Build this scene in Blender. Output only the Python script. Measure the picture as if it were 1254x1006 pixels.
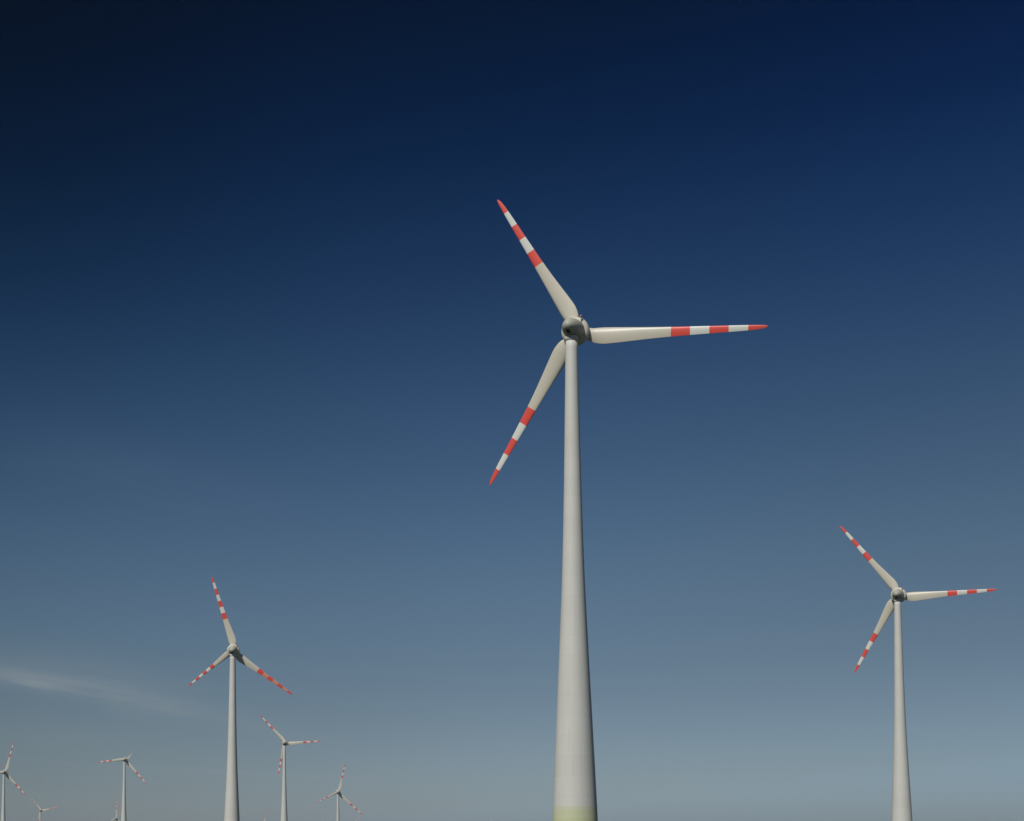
import bpy, bmesh, math, random
from mathutils import Vector, Matrix

rad = math.radians
SC = bpy.context.scene
COL = SC.collection
for o in list(bpy.data.objects):
    bpy.data.objects.remove(o)

# ------------------------------------------------------------------ camera
cam_data = bpy.data.cameras.new('camera')
cam_data.sensor_width = 36.0
cam_data.lens = 57.416
cam_data.shift_y = 0.3307          # rising front: the towers stay almost parallel
cam_data.clip_start = 0.1
cam_data.clip_end = 200000.0
cam = bpy.data.objects.new('camera', cam_data)
COL.objects.link(cam)
cam.location = (0, 0, 1.7)
cam.rotation_euler = (Matrix.Rotation(rad(90 + 3.5), 3, 'X') @ Matrix.Rotation(rad(-0.3), 3, 'Z')).to_euler()
SC.camera = cam
SC.render.resolution_x, SC.render.resolution_y = 1024, 821

# ------------------------------------------------------------------ light
SUN_EL, SUN_AZ = 47.0, 209.0       # azimuth from +Y towards +X: behind the camera, to its left
sun_data = bpy.data.lights.new('sun', 'SUN')
sun_data.energy = 3.2
sun_data.angle = rad(0.53)
sun_data.color = (1.0, 0.965, 0.90)
sun = bpy.data.objects.new('sun', sun_data)
COL.objects.link(sun)
to_sun = Vector((math.sin(rad(SUN_AZ)) * math.cos(rad(SUN_EL)),
                 math.cos(rad(SUN_AZ)) * math.cos(rad(SUN_EL)), math.sin(rad(SUN_EL))))
sun.rotation_euler = to_sun.to_track_quat('Z', 'Y').to_euler()
sun.location = to_sun * 400

SC.view_settings.view_transform = 'Standard'
SC.view_settings.look = 'None'
SC.view_settings.exposure = 0.0
SC.view_settings.gamma = 1.0
SC.view_settings.use_curve_mapping = False
SC.cycles.use_denoising = True

# ------------------------------------------------------------------ sky
SKY_STOPS = [  # (height, rgb factor on the physical sky): a clear polarised sky
    (0.032, (0.4076, 0.4661, 0.5957)),
    (0.0889, (0.3189, 0.3389, 0.3852)),
    (0.1498, (0.3137, 0.3629, 0.4014)),
    (0.2104, (0.2337, 0.305, 0.3635)),
    (0.2683, (0.1552, 0.236, 0.3155)),
    (0.3246, (0.0783, 0.1597, 0.2529)),
    (0.3778, (0.027, 0.0959, 0.1846)),
    (0.4278, (0.003, 0.053, 0.1276)),
    (0.4727, (0.003, 0.035, 0.0812)),
    (0.5, (0.003, 0.0245, 0.0568)),
]
SKY_SIDES = (0.62, 1.0)  # left, right
WISPS = [  # azimuth, height, slope, half width, length, strength: thin cirrus streaks
    (-0.272, 0.0995, -0.165, 0.0055, 0.075, 0.27),
    (-0.255, 0.1060, -0.150, 0.0120, 0.060, 0.105),
    (-0.215, 0.0850, -0.175, 0.0050, 0.065, 0.13),
    (-0.190, 0.0480, -0.050, 0.0014, 0.100, 0.10),
    (-0.105, 0.0440, -0.058, 0.0014, 0.060, 0.10),
    (-0.235, 0.2300, -0.200, 0.0180, 0.070, 0.022),
    (-0.280, 0.0680, -0.030, 0.0120, 0.090, 0.06),
]


class Nodes:
    def __init__(self, tree):
        self.t = tree

    def new(self, kind, **kw):
        n = self.t.nodes.new(kind)
        for k, v in kw.items():
            setattr(n, k, v)
        return n

    def link(self, a, b):
        self.t.links.new(a, b)

    def math(self, op, a, b=None, c=None, clamp=False):
        n = self.new('ShaderNodeMath', operation=op, use_clamp=clamp)
        for i, v in enumerate((a, b, c)):
            if v is None:
                continue
            if isinstance(v, (int, float)):
                n.inputs[i].default_value = v
            else:
                self.link(v, n.inputs[i])
        return n.outputs[0]


world = bpy.data.worlds.new('World')
SC.world = world
world.use_nodes = True
wt = world.node_tree
wt.nodes.clear()
W = Nodes(wt)
out = W.new('ShaderNodeOutputWorld')
bg = W.new('ShaderNodeBackground')
bg.inputs['Strength'].default_value = 0.1
sky = W.new('ShaderNodeTexSky', sky_type='NISHITA')
sky.sun_disc = False
sky.sun_elevation = rad(SUN_EL)
sky.sun_rotation = rad(SUN_AZ)
sky.altitude = 200
sky.air_density = 1.0
sky.dust_density = 0.6
sky.ozone_density = 2.0
tc = W.new('ShaderNodeTexCoord')
colour = sky.outputs['Color']
if SKY_STOPS:
    # polarised clear sky: deepens with height, a little faster on the left
    dot = W.new('ShaderNodeVectorMath', operation='DOT_PRODUCT')
    W.link(tc.outputs['Generated'], dot.inputs[0])
    dot.inputs[1].default_value = (-math.sin(rad(4.7)), 0, math.cos(rad(4.7)))
    fac = W.math('MULTIPLY', dot.outputs['Value'], 2.0, clamp=True)
    ramp = W.new('ShaderNodeValToRGB')
    ramp.color_ramp.interpolation = 'B_SPLINE'
    els = ramp.color_ramp.elements
    while len(els) > 1:
        els.remove(els[-1])
    for i, (p, c) in enumerate([(0.016, tuple(v * k for v, k in zip(SKY_STOPS[0][1], (0.96, 1.04, 1.14))))] + SKY_STOPS):
        e = els[0] if i == 0 else els.new(p * 2.0)
        e.position = p * 2.0
        e.color = (*c, 1)
    W.link(fac, ramp.inputs['Fac'])
    mul = W.new('ShaderNodeMix', data_type='RGBA', blend_type='MULTIPLY')
    mul.inputs[0].default_value = 1.0
    W.link(colour, mul.inputs[6])
    W.link(ramp.outputs['Color'], mul.inputs[7])
    colour = mul.outputs[2]
    side = W.new('ShaderNodeSeparateXYZ')
    W.link(tc.outputs['Generated'], side.inputs[0])
    mr = W.new('ShaderNodeMapRange', interpolation_type='SMOOTHSTEP')
    mr.inputs['From Min'].default_value = -0.6
    mr.inputs['From Max'].default_value = 0.05
    mr.inputs['To Min'].default_value = SKY_SIDES[0]
    mr.inputs['To Max'].default_value = SKY_SIDES[1]
    W.link(side.outputs[0], mr.inputs['Value'])
    pol = W.new('ShaderNodeVectorMath', operation='SCALE')
    W.link(colour, pol.inputs[0])
    W.link(mr.outputs[0], pol.inputs['Scale'])
    colour = pol.outputs[0]
    # polarisation: the high sky is deepest on the left, bluer on the right; the low sky on the right a little duller
    across = W.new('ShaderNodeMapRange', interpolation_type='LINEAR')
    across.inputs['From Min'].default_value = -0.30
    across.inputs['From Max'].default_value = 0.30
    W.link(side.outputs[0], across.inputs['Value'])
    tints = []
    for stops in (((0.0, (1.10, 1.11, 1.11)), (0.4, (1, 1, 1)), (1.0, (0.90, 0.90, 0.875))),
                  ((0.0, (0.34, 0.70, 0.68)), (0.4, (1, 1, 1)), (1.0, (0.74, 0.97, 1.17)))):
        rp_ = W.new('ShaderNodeValToRGB')
        ee = rp_.color_ramp.elements
        rp_.color_ramp.interpolation = 'EASE'
        ee[0].position, ee[0].color = stops[0][0], (*stops[0][1], 1)
        ee[1].position, ee[1].color = stops[2][0], (*stops[2][1], 1)
        md = ee.new(stops[1][0])
        md.color = (*stops[1][1], 1)
        W.link(across.outputs[0], rp_.inputs['Fac'])
        tints.append(rp_.outputs['Color'])
    high = W.new('ShaderNodeMapRange', interpolation_type='SMOOTHSTEP')
    high.inputs['From Min'].default_value = 0.20
    high.inputs['From Max'].default_value = 0.46
    W.link(dot.outputs['Value'], high.inputs['Value'])
    tm = W.new('ShaderNodeMix', data_type='RGBA')
    W.link(high.outputs[0], tm.inputs[0])
    W.link(tints[0], tm.inputs[6])
    W.link(tints[1], tm.inputs[7])
    tmul = W.new('ShaderNodeMix', data_type='RGBA', blend_type='MULTIPLY')
    tmul.inputs[0].default_value = 1.0
    W.link(colour, tmul.inputs[6])
    W.link(tm.outputs[2], tmul.inputs[7])
    colour = tmul.outputs[2]
    # cirrus
    sep = W.new('ShaderNodeSeparateXYZ')
    W.link(tc.outputs['Generated'], sep.inputs[0])
    az = W.math('ARCTAN2', sep.outputs[0], sep.outputs[1])
    hyp = W.math('SQRT', W.math('ADD', W.math('MULTIPLY', sep.outputs[0], sep.outputs[0]),
                                W.math('MULTIPLY', sep.outputs[1], sep.outputs[1])))
    el = W.math('DIVIDE', sep.outputs[2], W.math('MAXIMUM', hyp, 0.01))
    comb = W.new('ShaderNodeCombineXYZ')
    W.link(W.math('MULTIPLY', az, 14.0), comb.inputs[0])
    W.link(W.math('MULTIPLY', W.math('ADD', el, W.math('MULTIPLY', az, 0.16)), 150.0), comb.inputs[1])
    nz = W.new('ShaderNodeTexNoise')
    nz.inputs['Scale'].default_value = 1.3
    nz.inputs['Detail'].default_value = 6.0
    nz.inputs['Roughness'].default_value = 0.6
    W.link(comb.outputs[0], nz.inputs['Vector'])
    total = None
    for a0, e0, sl, w, ln, st in WISPS:
        da = W.math('SUBTRACT', az, a0)
        de = W.math('SUBTRACT', W.math('SUBTRACT', el, e0), W.math('MULTIPLY', da, sl))
        de = W.math('ADD', de, W.math('MULTIPLY', W.math('SUBTRACT', nz.outputs['Fac'], 0.5), w * 1.5))
        g = W.math('ADD', W.math('POWER', W.math('ABSOLUTE', W.math('DIVIDE', de, w)), 2.0),
                   W.math('POWER', W.math('ABSOLUTE', W.math('DIVIDE', da, ln)), 2.0))
        m = W.math('MULTIPLY', W.math('EXPONENT', W.math('MULTIPLY', g, -1.0)), st)
        total = m if total is None else W.math('ADD', total, m)
    nfac = W.math('ADD', W.math('MULTIPLY', nz.outputs['Fac'], 2.6), -0.3)
    total = W.math('MULTIPLY', total, nfac, clamp=True)
    cm = W.new('ShaderNodeMix', data_type='RGBA')
    W.link(total, cm.inputs[0])
    W.link(colour, cm.inputs[6])
    cm.inputs[7].default_value = (3.1, 3.4, 3.5, 1)
    colour = cm.outputs[2]
W.link(colour, bg.inputs['Color'])
W.link(bg.outputs[0], out.inputs['Surface'])


# ------------------------------------------------------------------ materials
def paint(name, rgb, rough=0.45, streak=0.06, scale=0.35, spec=0.4, dirt=(0.30, 0.27, 0.20), section=0.0):
    m = bpy.data.materials.new(name)
    m.use_nodes = True
    m.node_tree.nodes.clear()
    N = Nodes(m.node_tree)
    o = N.new('ShaderNodeOutputMaterial')
    b = N.new('ShaderNodeBsdfPrincipled')
    N.link(b.outputs[0], o.inputs['Surface'])
    t = N.new('ShaderNodeTexCoord')
    info = N.new('ShaderNodeObjectInfo')
    mp = N.new('ShaderNodeMapping')
    mp.inputs['Scale'].default_value = (1.0, 1.0, 0.12)
    add = N.new('ShaderNodeVectorMath', operation='ADD')
    N.link(t.outputs['Object'], add.inputs[0])
    N.link(info.outputs['Random'], add.inputs[1])
    N.link(add.outputs[0], mp.inputs['Vector'])
    n1 = N.new('ShaderNodeTexNoise')
    n1.inputs['Scale'].default_value = scale
    n1.inputs['Detail'].default_value = 7
    n1.inputs['Roughness'].default_value = 0.62
    N.link(mp.outputs[0], n1.inputs['Vector'])
    f = N.math('MULTIPLY', N.math('POWER', n1.outputs['Fac'], 1.6), streak * 3.0, clamp=True)
    mix = N.new('ShaderNodeMix', data_type='RGBA')
    N.link(f, mix.inputs[0])
    mix.inputs[6].default_value = (*rgb, 1)
    mix.inputs[7].default_value = (*dirt, 1)
    base = mix.outputs[2]
    if section > 0:
        # precast segments: each ring a shade of its own, a thin dirty joint between them, fine run-off streaks
        sp = N.new('ShaderNodeSeparateXYZ')
        N.link(t.outputs['Object'], sp.inputs[0])
        q = N.math('DIVIDE', sp.outputs[2], section)
        wn = N.new('ShaderNodeTexWhiteNoise', noise_dimensions='1D')
        N.link(N.math('FLOOR', q), wn.inputs['W'])
        fr = N.math('FRACT', q)
        joint = N.math('LESS_THAN', N.math('ABSOLUTE', N.math('SUBTRACT', fr, 0.5)), 0.5 - 0.011)
        ang = N.math('ARCTAN2', sp.outputs[1], sp.outputs[0])
        cb = N.new('ShaderNodeCombineXYZ')
        N.link(N.math('MULTIPLY', ang, 7.0), cb.inputs[0])
        N.link(N.math('MULTIPLY', sp.outputs[2], 0.045), cb.inputs[1])
        n2 = N.new('ShaderNodeTexNoise')
        n2.inputs['Scale'].default_value = 1.6
        n2.inputs['Detail'].default_value = 5
        N.link(cb.outputs[0], n2.inputs['Vector'])
        sh = N.math('ADD', N.math('MULTIPLY', wn.outputs['Value'], 0.035), 0.945)
        sh = N.math('SUBTRACT', sh, N.math('MULTIPLY', N.math('MAXIMUM', N.math('SUBTRACT', n2.outputs['Fac'], 0.55), 0.0), 0.55))
        sh = N.math('MULTIPLY', sh, N.math('ADD', N.math('MULTIPLY', joint, 0.08), 0.92))
        sc = N.new('ShaderNodeVectorMath', operation='SCALE')
        N.link(base, sc.inputs[0])
        N.link(sh, sc.inputs['Scale'])
        base = sc.outputs[0]
    N.link(base, b.inputs['Base Color'])
    r = N.math('ADD', N.math('MULTIPLY', n1.outputs['Fac'], 0.2), rough - 0.1)
    N.link(r, b.inputs['Roughness'])
    b.inputs['Specular IOR Level'].default_value = spec
    return m


M = {
    'tower': paint('tower_paint', (0.69, 0.70, 0.665), 0.55, 0.08, 0.5, section=3.8),
    'blade': paint('blade_paint', (0.645, 0.615, 0.52), 0.38, 0.07, 0.4),
    'white': paint('white_band_paint', (0.75, 0.765, 0.72), 0.42, 0.05, 0.9),
    'red': paint('red_band_paint', (0.79, 0.078, 0.056), 0.42, 0.05, 0.9),
    'coral': paint('faded_red_band_paint', (0.70, 0.31, 0.22), 0.45, 0.03, 0.6),
    'nacelle': paint('nacelle_paint', (0.45, 0.45, 0.39), 0.5, 0.08, 0.8),
    'ring': paint('generator_paint', (0.60, 0.585, 0.51), 0.5, 0.08, 0.8),
    'dark': paint('dark_opening', (0.02, 0.022, 0.02), 0.7, 0.02, 1.0, 0.2, (0.01, 0.01, 0.01)),
    'metal': paint('galvanised_steel', (0.35, 0.35, 0.34), 0.45, 0.05, 2.0),
    'lamp': paint('red_lamp_glass', (0.36, 0.19, 0.15), 0.3, 0.02, 2.0, 0.5),
}
GREENS = [(0.615, 0.645, 0.49), (0.60, 0.63, 0.42), (0.56, 0.61, 0.36), (0.44, 0.54, 0.26), (0.33, 0.46, 0.18), (0.22, 0.36, 0.12)]
RING_H = [0.75, 1.6, 1.9, 1.9, 1.9, 1.55]
GREEN = [paint('green_ring_paint', c, 0.55, 0.06, 0.5) for c in GREENS]


def ground_material():
    m = bpy.data.materials.new('field_soil_and_grass')
    m.use_nodes = True
    m.node_tree.nodes.clear()
    N = Nodes(m.node_tree)
    o = N.new('ShaderNodeOutputMaterial')
    b = N.new('ShaderNodeBsdfPrincipled')
    N.link(b.outputs[0], o.inputs['Surface'])
    t = N.new('ShaderNodeTexCoord')
    big = N.new('ShaderNodeTexVoronoi')
    big.inputs['Scale'].default_value = 0.004
    N.link(t.outputs['Object'], big.inputs['Vector'])
    fine = N.new('ShaderNodeTexNoise')
    fine.inputs['Scale'].default_value = 1.5
    fine.inputs['Detail'].default_value = 8
    N.link(t.outputs['Object'], fine.inputs['Vector'])
    sepc = N.new('ShaderNodeSeparateColor')
    N.link(big.outputs['Color'], sepc.inputs[0])
    mix = N.new('ShaderNodeMix', data_type='RGBA')
    N.link(sepc.outputs[0], mix.inputs[0])
    mix.inputs[6].default_value = (0.042, 0.062, 0.022, 1)
    mix.inputs[7].default_value = (0.105, 0.088, 0.052, 1)
    mul = N.new('ShaderNodeMix', data_type='RGBA', blend_type='MULTIPLY')
    mul.inputs[0].default_value = 0.7
    N.link(mix.outputs[2], mul.inputs[6])
    N.link(fine.outputs['Fac'], mul.inputs[7])
    N.link(mul.outputs[2], b.inputs['Base Color'])
    b.inputs['Roughness'].default_value = 0.95
    b.inputs['Specular IOR Level'].default_value = 0.1
    bump = N.new('ShaderNodeBump')
    bump.inputs['Strength'].default_value = 0.6
    bump.inputs['Distance'].default_value = 0.1
    N.link(fine.outputs['Fac'], bump.inputs['Height'])
    N.link(bump.outputs[0], b.inputs['Normal'])
    return m


# ------------------------------------------------------------------ mesh helpers
def mesh_obj(name, verts, faces, mat, parent=None, smooth=True, matrix=None):
    me = bpy.data.meshes.new(name)
    me.from_pydata([tuple(v) for v in verts], [], faces)
    me.validate()
    bm = bmesh.new()
    bm.from_mesh(me)
    bmesh.ops.recalc_face_normals(bm, faces=bm.faces)
    bm.to_mesh(me)
    bm.free()
    if smooth:
        me.polygons.foreach_set('use_smooth', [True] * len(me.polygons))
        me.update()
    me.materials.append(mat)
    o = bpy.data.objects.new(name, me)
    COL.objects.link(o)
    if parent is not None:
        o.parent = parent
    if matrix is not None:
        o.matrix_local = matrix
    return o


def lathe(profile, seg, caps=True, ang0=0.0, ang1=2 * math.pi):
    """Rings (z, r) turned about local Z."""
    full = abs(ang1 - ang0 - 2 * math.pi) < 1e-6
    n = seg if full else seg + 1
    V, Fc = [], []
    for z, r in profile:
        for i in range(n):
            a = ang0 + (ang1 - ang0) * i / seg
            V.append((r * math.cos(a), r * math.sin(a), z))
    for k in range(len(profile) - 1):
        for i in range(seg):
            j = (i + 1) % n
            Fc.append((k * n + i, k * n + j, (k + 1) * n + j, (k + 1) * n + i))
    if caps and full:
        Fc.append(tuple(range(n)))
        Fc.append(tuple((len(profile) - 1) * n + i for i in range(n)))
    return V, Fc


def interp(tab, x):
    if x <= tab[0][0]:
        return tab[0][1]
    for k in range(len(tab) - 1):
        x0, y0 = tab[k]
        x1, y1 = tab[k + 1]
        if x <= x1:
            def slope(i):
                a, b = max(i - 1, 0), min(i + 1, len(tab) - 1)
                return (tab[b][1] - tab[a][1]) / (tab[b][0] - tab[a][0])
            h = x1 - x0
            t = (x - x0) / h
            m0, m1 = slope(k) * h, slope(k + 1) * h
            return ((2 * t ** 3 - 3 * t * t + 1) * y0 + (t ** 3 - 2 * t * t + t) * m0
                    + (-2 * t ** 3 + 3 * t * t) * y1 + (t ** 3 - t * t) * m1)
    return tab[-1][1]


# ------------------------------------------------------------------ the ground
def build_ground():
    rnd = random.Random(4)
    seg = 96
    radii = [0, 3, 8, 20, 50, 100, 180, 300, 450, 700, 1000, 1400, 2000, 2800, 4000, 6000, 9000, 14000]
    V, Fc = [(0, 0, 0)], []
    for k, r in enumerate(radii[1:]):
        for i in range(seg):
            a = 2 * math.pi * i / seg
            x, y = r * math.cos(a), r * math.sin(a)
            z = 0.0 if r < 60 else 0.35 * math.sin(x / 170.0) * math.cos(y / 210.0)
            V.append((x, y, z))
    for i in range(seg):
        Fc.append((0, 1 + i, 1 + (i + 1) % seg))
    for k in range(len(radii) - 2):
        for i in range(seg):
            j = (i + 1) % seg
            a, b = 1 + k * seg, 1 + (k + 1) * seg
            Fc.append((a + i, b + i, b + j, a + j))
    g = mesh_obj('ground', V, Fc, ground_material())
    g['kind'] = 'structure'
    return g


build_ground()

# ------------------------------------------------------------------ wind turbines
# tower radius against depth below the rotor axis
TOWER_R = [(0, 1.10), (2, 1.14), (14, 1.36), (31, 1.68), (47, 2.12), (61, 2.72), (75, 3.38), (91, 4.12), (101, 4.5), (125, 5.3)]
# chord against r/R (front edge at -0.28, rear edge at +0.72 of it)
CHORD = [(0.03, 2.1), (0.06, 2.45), (0.09, 2.95), (0.12, 3.28), (0.15, 3.38), (0.19, 3.24), (0.24, 3.0), (0.3, 2.70), (0.4, 2.24),
         (0.5, 1.90), (0.6, 1.65), (0.7, 1.43), (0.8, 1.23), (0.9, 1.0), (0.95, 0.82), (0.98, 0.58), (1.0, 0.2)]
THICK = [(0.03, 0.85), (0.06, 0.66), (0.1, 0.46), (0.15, 0.32), (0.25, 0.24), (0.4, 0.18), (0.6, 0.15), (0.85, 0.14), (1.0, 0.14)]
TWIST = [(0.03, 17), (0.1, 15), (0.2, 11), (0.35, 6.5), (0.5, 3.5), (0.75, 1.0), (1.0, -0.5)]
OVERHANG, TILT = 4.6, 4.0
NA = 14                                      # points on each side of a blade section


def section(s, R):
    c = interp(CHORD, s)
    if R < 30:
        c *= max(R / 34.0, 0.75)
    th = interp(THICK, s)
    tw = rad(interp(TWIST, s))
    rnd = min(max((0.085 - s) / 0.06, 0.0), 1.0)      # the root is round
    pts = []
    for side in (1, -1):
        rng = range(NA) if side == 1 else range(NA, 0, -1)
        for i in rng:
            b = math.pi * i / NA
            x = 0.5 * (1 - math.cos(b))
            yt = 5 * th * (0.2969 * math.sqrt(x) - 0.126 * x - 0.3516 * x * x + 0.2843 * x ** 3 - 0.1036 * x ** 4)
            cam_ = 0.015 * 4 * x * (1 - x)
            ya = -cam_ - side * yt                    # the hollow side faces the wind, away from the camera
            yc = -side * 0.5 * math.sin(b)
            y = ya * (1 - rnd) + yc * rnd
            off = -0.28 * (1 - rnd) - 0.5 * rnd
            X, Y = (x + off) * c, y * c
            pts.append((X * math.cos(tw) + Y * math.sin(tw), -X * math.sin(tw) + Y * math.cos(tw)))
    return pts


def blade_piece(s0, s1, R, n, tip=False):
    V, Fc = [], []
    m = 2 * NA
    for k in range(n + 1):
        f = k / n
        if tip:
            f = 1 - (1 - f) ** 1.8
        s = s0 + (s1 - s0) * f
        for x, y in section(s, R):
            V.append((x, y, s * R))
    for k in range(n):
        for i in range(m):
            j = (i + 1) % m
            Fc.append((k * m + i, k * m + j, (k + 1) * m + j, (k + 1) * m + i))
    if tip:
        Fc.append(tuple(n * m + i for i in range(m)))
    if s0 < 0.05:
        Fc.append(tuple(range(m)))
    return V, Fc


NACELLE = [(-3.05, 0.02), (-3.0, 0.30), (-2.85, 0.58), (-2.6, 0.84), (-2.2, 1.12), (-1.7, 1.38), (-1.1, 1.60), (-0.4, 1.78),
           (0.4, 1.90), (1.2, 1.98), (1.9, 2.02), (2.4, 2.02)]
GENERATOR = [(2.10, 1.9), (2.12, 2.2), (2.36, 2.52), (2.48, 2.66), (2.7, 2.74), (3.4, 2.74), (3.62, 2.66), (3.72, 2.5), (3.73, 2.2)]
SPINNER = [(3.78, 2.1), (3.8, 2.36), (4.2, 2.34), (4.8, 2.2), (5.4, 1.92), (5.9, 1.52), (6.3, 1.02), (6.52, 0.55), (6.6, 0.05)]


def build_turbine(x, y, z, yaw, blades, label, bands=5, painted=0.5, coral=None, plain=None):
    root = bpy.data.objects.new('wind_turbine', None)
    COL.objects.link(root)
    root.empty_display_size = 3
    root.location = (x, y, 0)
    root['label'] = label
    root['category'] = 'wind turbine'
    root['group'] = 'wind turbines of the wind farm'

    # tower: slender at the top, flaring towards the ground, green rings at its foot
    top = z - 1.75
    zs = [-0.6] + [top * i / 44.0 for i in range(0, 45)]
    tower = mesh_obj('tower', *lathe([(h, interp(TOWER_R, z - h)) for h in zs], 64), M['tower'], root)
    h1 = 9.6
    for i, gh in enumerate(RING_H):
        h0 = h1 - gh
        hs = [h0 + (h1 - h0) * q / 4 for q in range(5)]
        mesh_obj('green_ring', *lathe([(h, interp(TOWER_R, z - h) + 0.006) for h in hs], 64, caps=False), GREEN[i], tower)
        h1 = h0
    # yaw collar under the nacelle
    mesh_obj('yaw_collar', *lathe([(top - 0.9, 1.19), (top - 0.88, 1.24), (top - 0.05, 1.26), (top, 1.2)], 48), M['tower'], root)

    yw, ti = rad(yaw), rad(TILT)
    a = Vector((math.sin(yw) * math.cos(ti), math.cos(yw) * math.cos(ti), math.sin(ti)))
    r = Vector((math.cos(yw), -math.sin(yw), 0))
    u = r.cross(a)
    # local Z along the rotor axis, local X to the right, local -Y up
    head = Matrix.Translation((0, 0, z)) @ Matrix((r, -u, a)).transposed().to_4x4()
    nac = mesh_obj('nacelle', *lathe(NACELLE, 56), M['nacelle'], root, matrix=head)
    mesh_obj('generator_ring', *lathe(GENERATOR, 64), M['ring'], root, matrix=head)
    mesh_obj('spinner', *lathe(SPINNER, 56), M['blade'], root, matrix=head)
    # rear hatch, a dark opening on the under side (sub-part of the nacelle)
    prof = [(zz, interp(NACELLE, zz) + 0.012) for zz in (-2.6, -2.3, -2.0, -1.65)]
    mesh_obj('hatch', *lathe(prof, 6, caps=False, ang0=rad(75), ang1=rad(120)), M['dark'], nac)
    # instrument mast with its red lamp on the shoulder of the nacelle
    px, py = 1.45, -1.30
    mv, mf = lathe([(0, 0.06), (1.0, 0.05)], 8)
    mesh_obj('instrument_mast', [(px + p[0], py - p[2], 1.9 + p[1]) for p in mv], mf, M['metal'], nac)
    lv, lf = lathe([(1.0, 0.10), (1.03, 0.22), (1.35, 0.22), (1.45, 0.12), (1.48, 0.02)], 12)
    mesh_obj('warning_light', [(px + p[0], py - p[2], 1.9 + p[1]) for p in lv], lf, M['lamp'], nac)

    for k, (ang, R) in enumerate(blades):
        t = rad(ang)
        d = r * math.cos(t) + u * math.sin(t)
        tcw = r * math.sin(t) - u * math.cos(t)
        mat = Matrix((tcw, a, d)).transposed().to_4x4()
        mat = Matrix.Translation(Vector((0, 0, z)) + a * OVERHANG) @ mat
        if k == plain:
            mesh_obj('blade', *blade_piece(0.03, 1.0, R, 26, tip=True), M['blade'], root, matrix=mat)
            continue
        s_paint = 1 - painted
        b = mesh_obj('blade', *blade_piece(0.03, s_paint, R, 26), M['blade'], root, matrix=mat)
        for i in range(bands):
            s1 = 1 - painted * i / bands
            s0 = 1 - painted * (i + 1) / bands
            red = i % 2 == 0
            mt = M['red'] if red else (M['coral'] if coral == k else M['white'])
            mesh_obj('red_band' if red else ('faded_band' if coral == k else 'white_band'),
                     *blade_piece(s0, s1, R, 8 if i == 0 else 4, tip=(i == 0)), mt, b)
    return root


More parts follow.
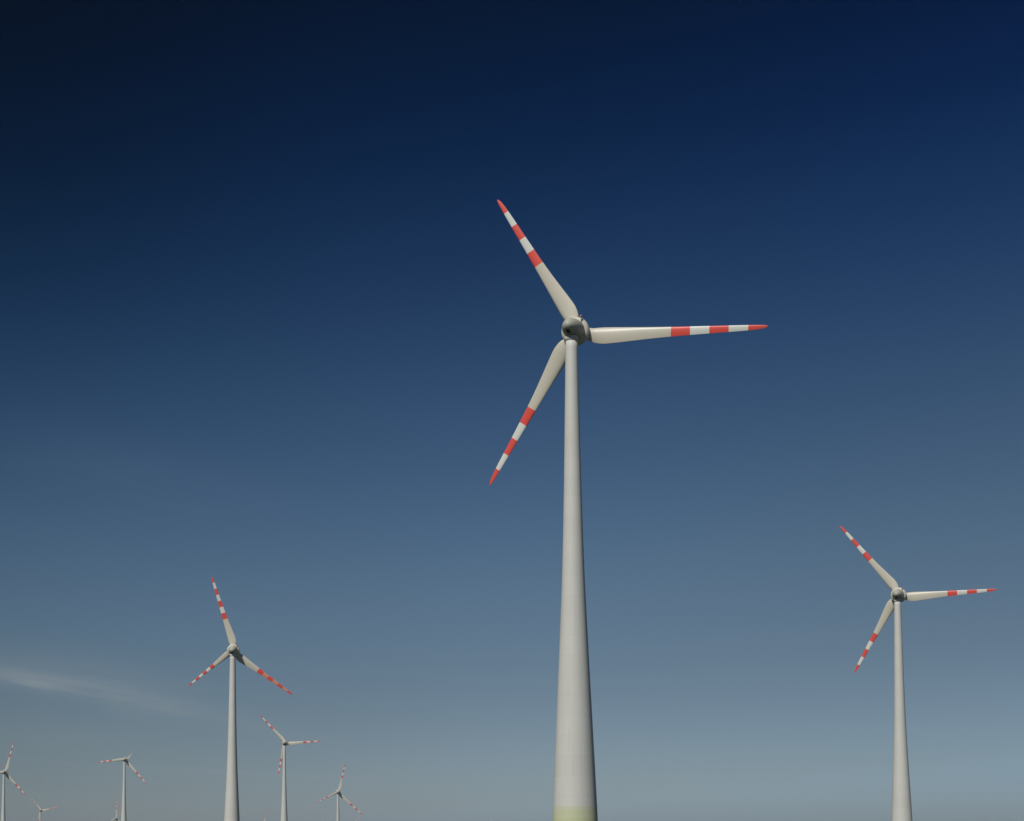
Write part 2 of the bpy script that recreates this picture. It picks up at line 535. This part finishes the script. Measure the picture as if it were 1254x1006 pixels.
#            x       y        axis z  yaw   three blades (angle seen from behind, length)
TURBINES = [
    (11.8, 307.0, 101.22, 17, [(119.4, 31.76), (-3.4, 36.88), (-123.4, 33.74)],
     'largest and nearest white wind turbine, green ring low on its tower', {}),
    (136.1, 571.2, 90.52, 21, [(127.7, 33.03), (0.3, 33.31), (-121.6, 31.38)],
     'second largest wind turbine, standing alone at the right, one blade pointing level to the right', {}),
    (-117.7, 685.8, 86.09, -5, [(106.6, 32.74), (-36.5, 30.92), (-141.4, 24.25)],
     'wind turbine left of the nearest tower, one blade up and one almost wholly red blade', {'bands': 7, 'painted': 0.575, 'coral': 1}),
    (-214.4, 1535.2, 102.4, 4, [(132.2, 35.7), (3.3, 34.04), (-103.4, 30.19)],
     'small distant wind turbine whose lower blade hangs close along its tower', {}),
    (-194.0, 1817.7, 65.78, -1, [(76.5, 32.14), (-43.2, 37.08), (-154.5, 25.92)],
     'small distant turbine, blade nearly upright, second one right of the mid-sized left turbine', {}),
    (-439.6, 1849.0, 105.1, 9, [(44.0, 10.5), (-49.0, 37.01), (-175.5, 34.17)],
     'small distant wind turbine with one blade level to the left and one short blade up', {'plain': 0}),
    (-565.8, 1816.2, 89.95, 0, [(74.4, 35.32), (-48.0, 34.63), (-170.2, 31.83)],
     'small distant wind turbine at the left edge of the picture, one blade up', {}),
    (-932.1, 3226.9, 82.23, 2, [(129.0, 33.14), (12.5, 35.32), (-106.2, 38.87)],
     'tiny faint wind turbine low on the left, beside the left-edge turbine', {}),
    (-783.8, 3227.9, 65.36, 0, [(87.6, 38.57), (-38.8, 36.71), (-147.3, 38.96)],
     'tiny faint wind turbine, blade straight up, close left of a distant tower', {}),
    (-609.9, 4003.5, 66.77, 0, [(75.8, 34.82), (-46.5, 33.66), (-162.4, 33.37)],
     'tiny far turbine, one blade showing at the bottom edge between two white towers', {}),
    (-393.0, 4003.7, 63.64, 0, [(42.4, 32.11), (-80.6, 32.78), (168.3, 31.1)],
     'tiny far turbine, red blade tip under the lower right blade of a small turbine', {}),
    (-51.1, 4352.0, 67.06, 0, [(115.4, 28.71), (-2.8, 30.44), (-108.7, 34.68)],
     'tiny far turbine, lone blade tip at the bottom edge left of the nearest tower', {}),
    (-730.2, 2220.0, 105.33, 0, [(23.3, 37.27), (-105.0, 41.57), (131.9, 41.91)],
     'distant wind turbine beyond the left edge, only a red blade tip showing', {}),
]
for x, y, z, yaw, blades, label, opt in TURBINES:
    build_turbine(x, y, z, yaw, blades, label, **opt)

# ------------------------------------------------------------------ the air
HAZE = 0.00006
if HAZE > 0:
    B = 14500.0
    zb, zt = -1.6, 140.0
    hv = [(sx * B, sy * B, zz) for zz in (zb, zt) for sx, sy in ((-1, -1), (1, -1), (1, 1), (-1, 1))]
    hf = [(0, 3, 2, 1), (4, 5, 6, 7), (0, 1, 5, 4), (1, 2, 6, 5), (2, 3, 7, 6), (3, 0, 4, 7)]
    hm = bpy.data.materials.new('thin_haze')
    hm.use_nodes = True
    hm.node_tree.nodes.clear()
    HN = Nodes(hm.node_tree)
    ho = HN.new('ShaderNodeOutputMaterial')
    pv = HN.new('ShaderNodeVolumePrincipled')
    pv.inputs['Color'].default_value = (0.60, 0.74, 0.92, 1)
    pv.inputs['Density'].default_value = HAZE
    pv.inputs['Anisotropy'].default_value = 0.0
    HN.link(pv.outputs[0], ho.inputs['Volume'])
    hz = mesh_obj('haze', hv, hf, hm, smooth=False)
    hz['kind'] = 'stuff'
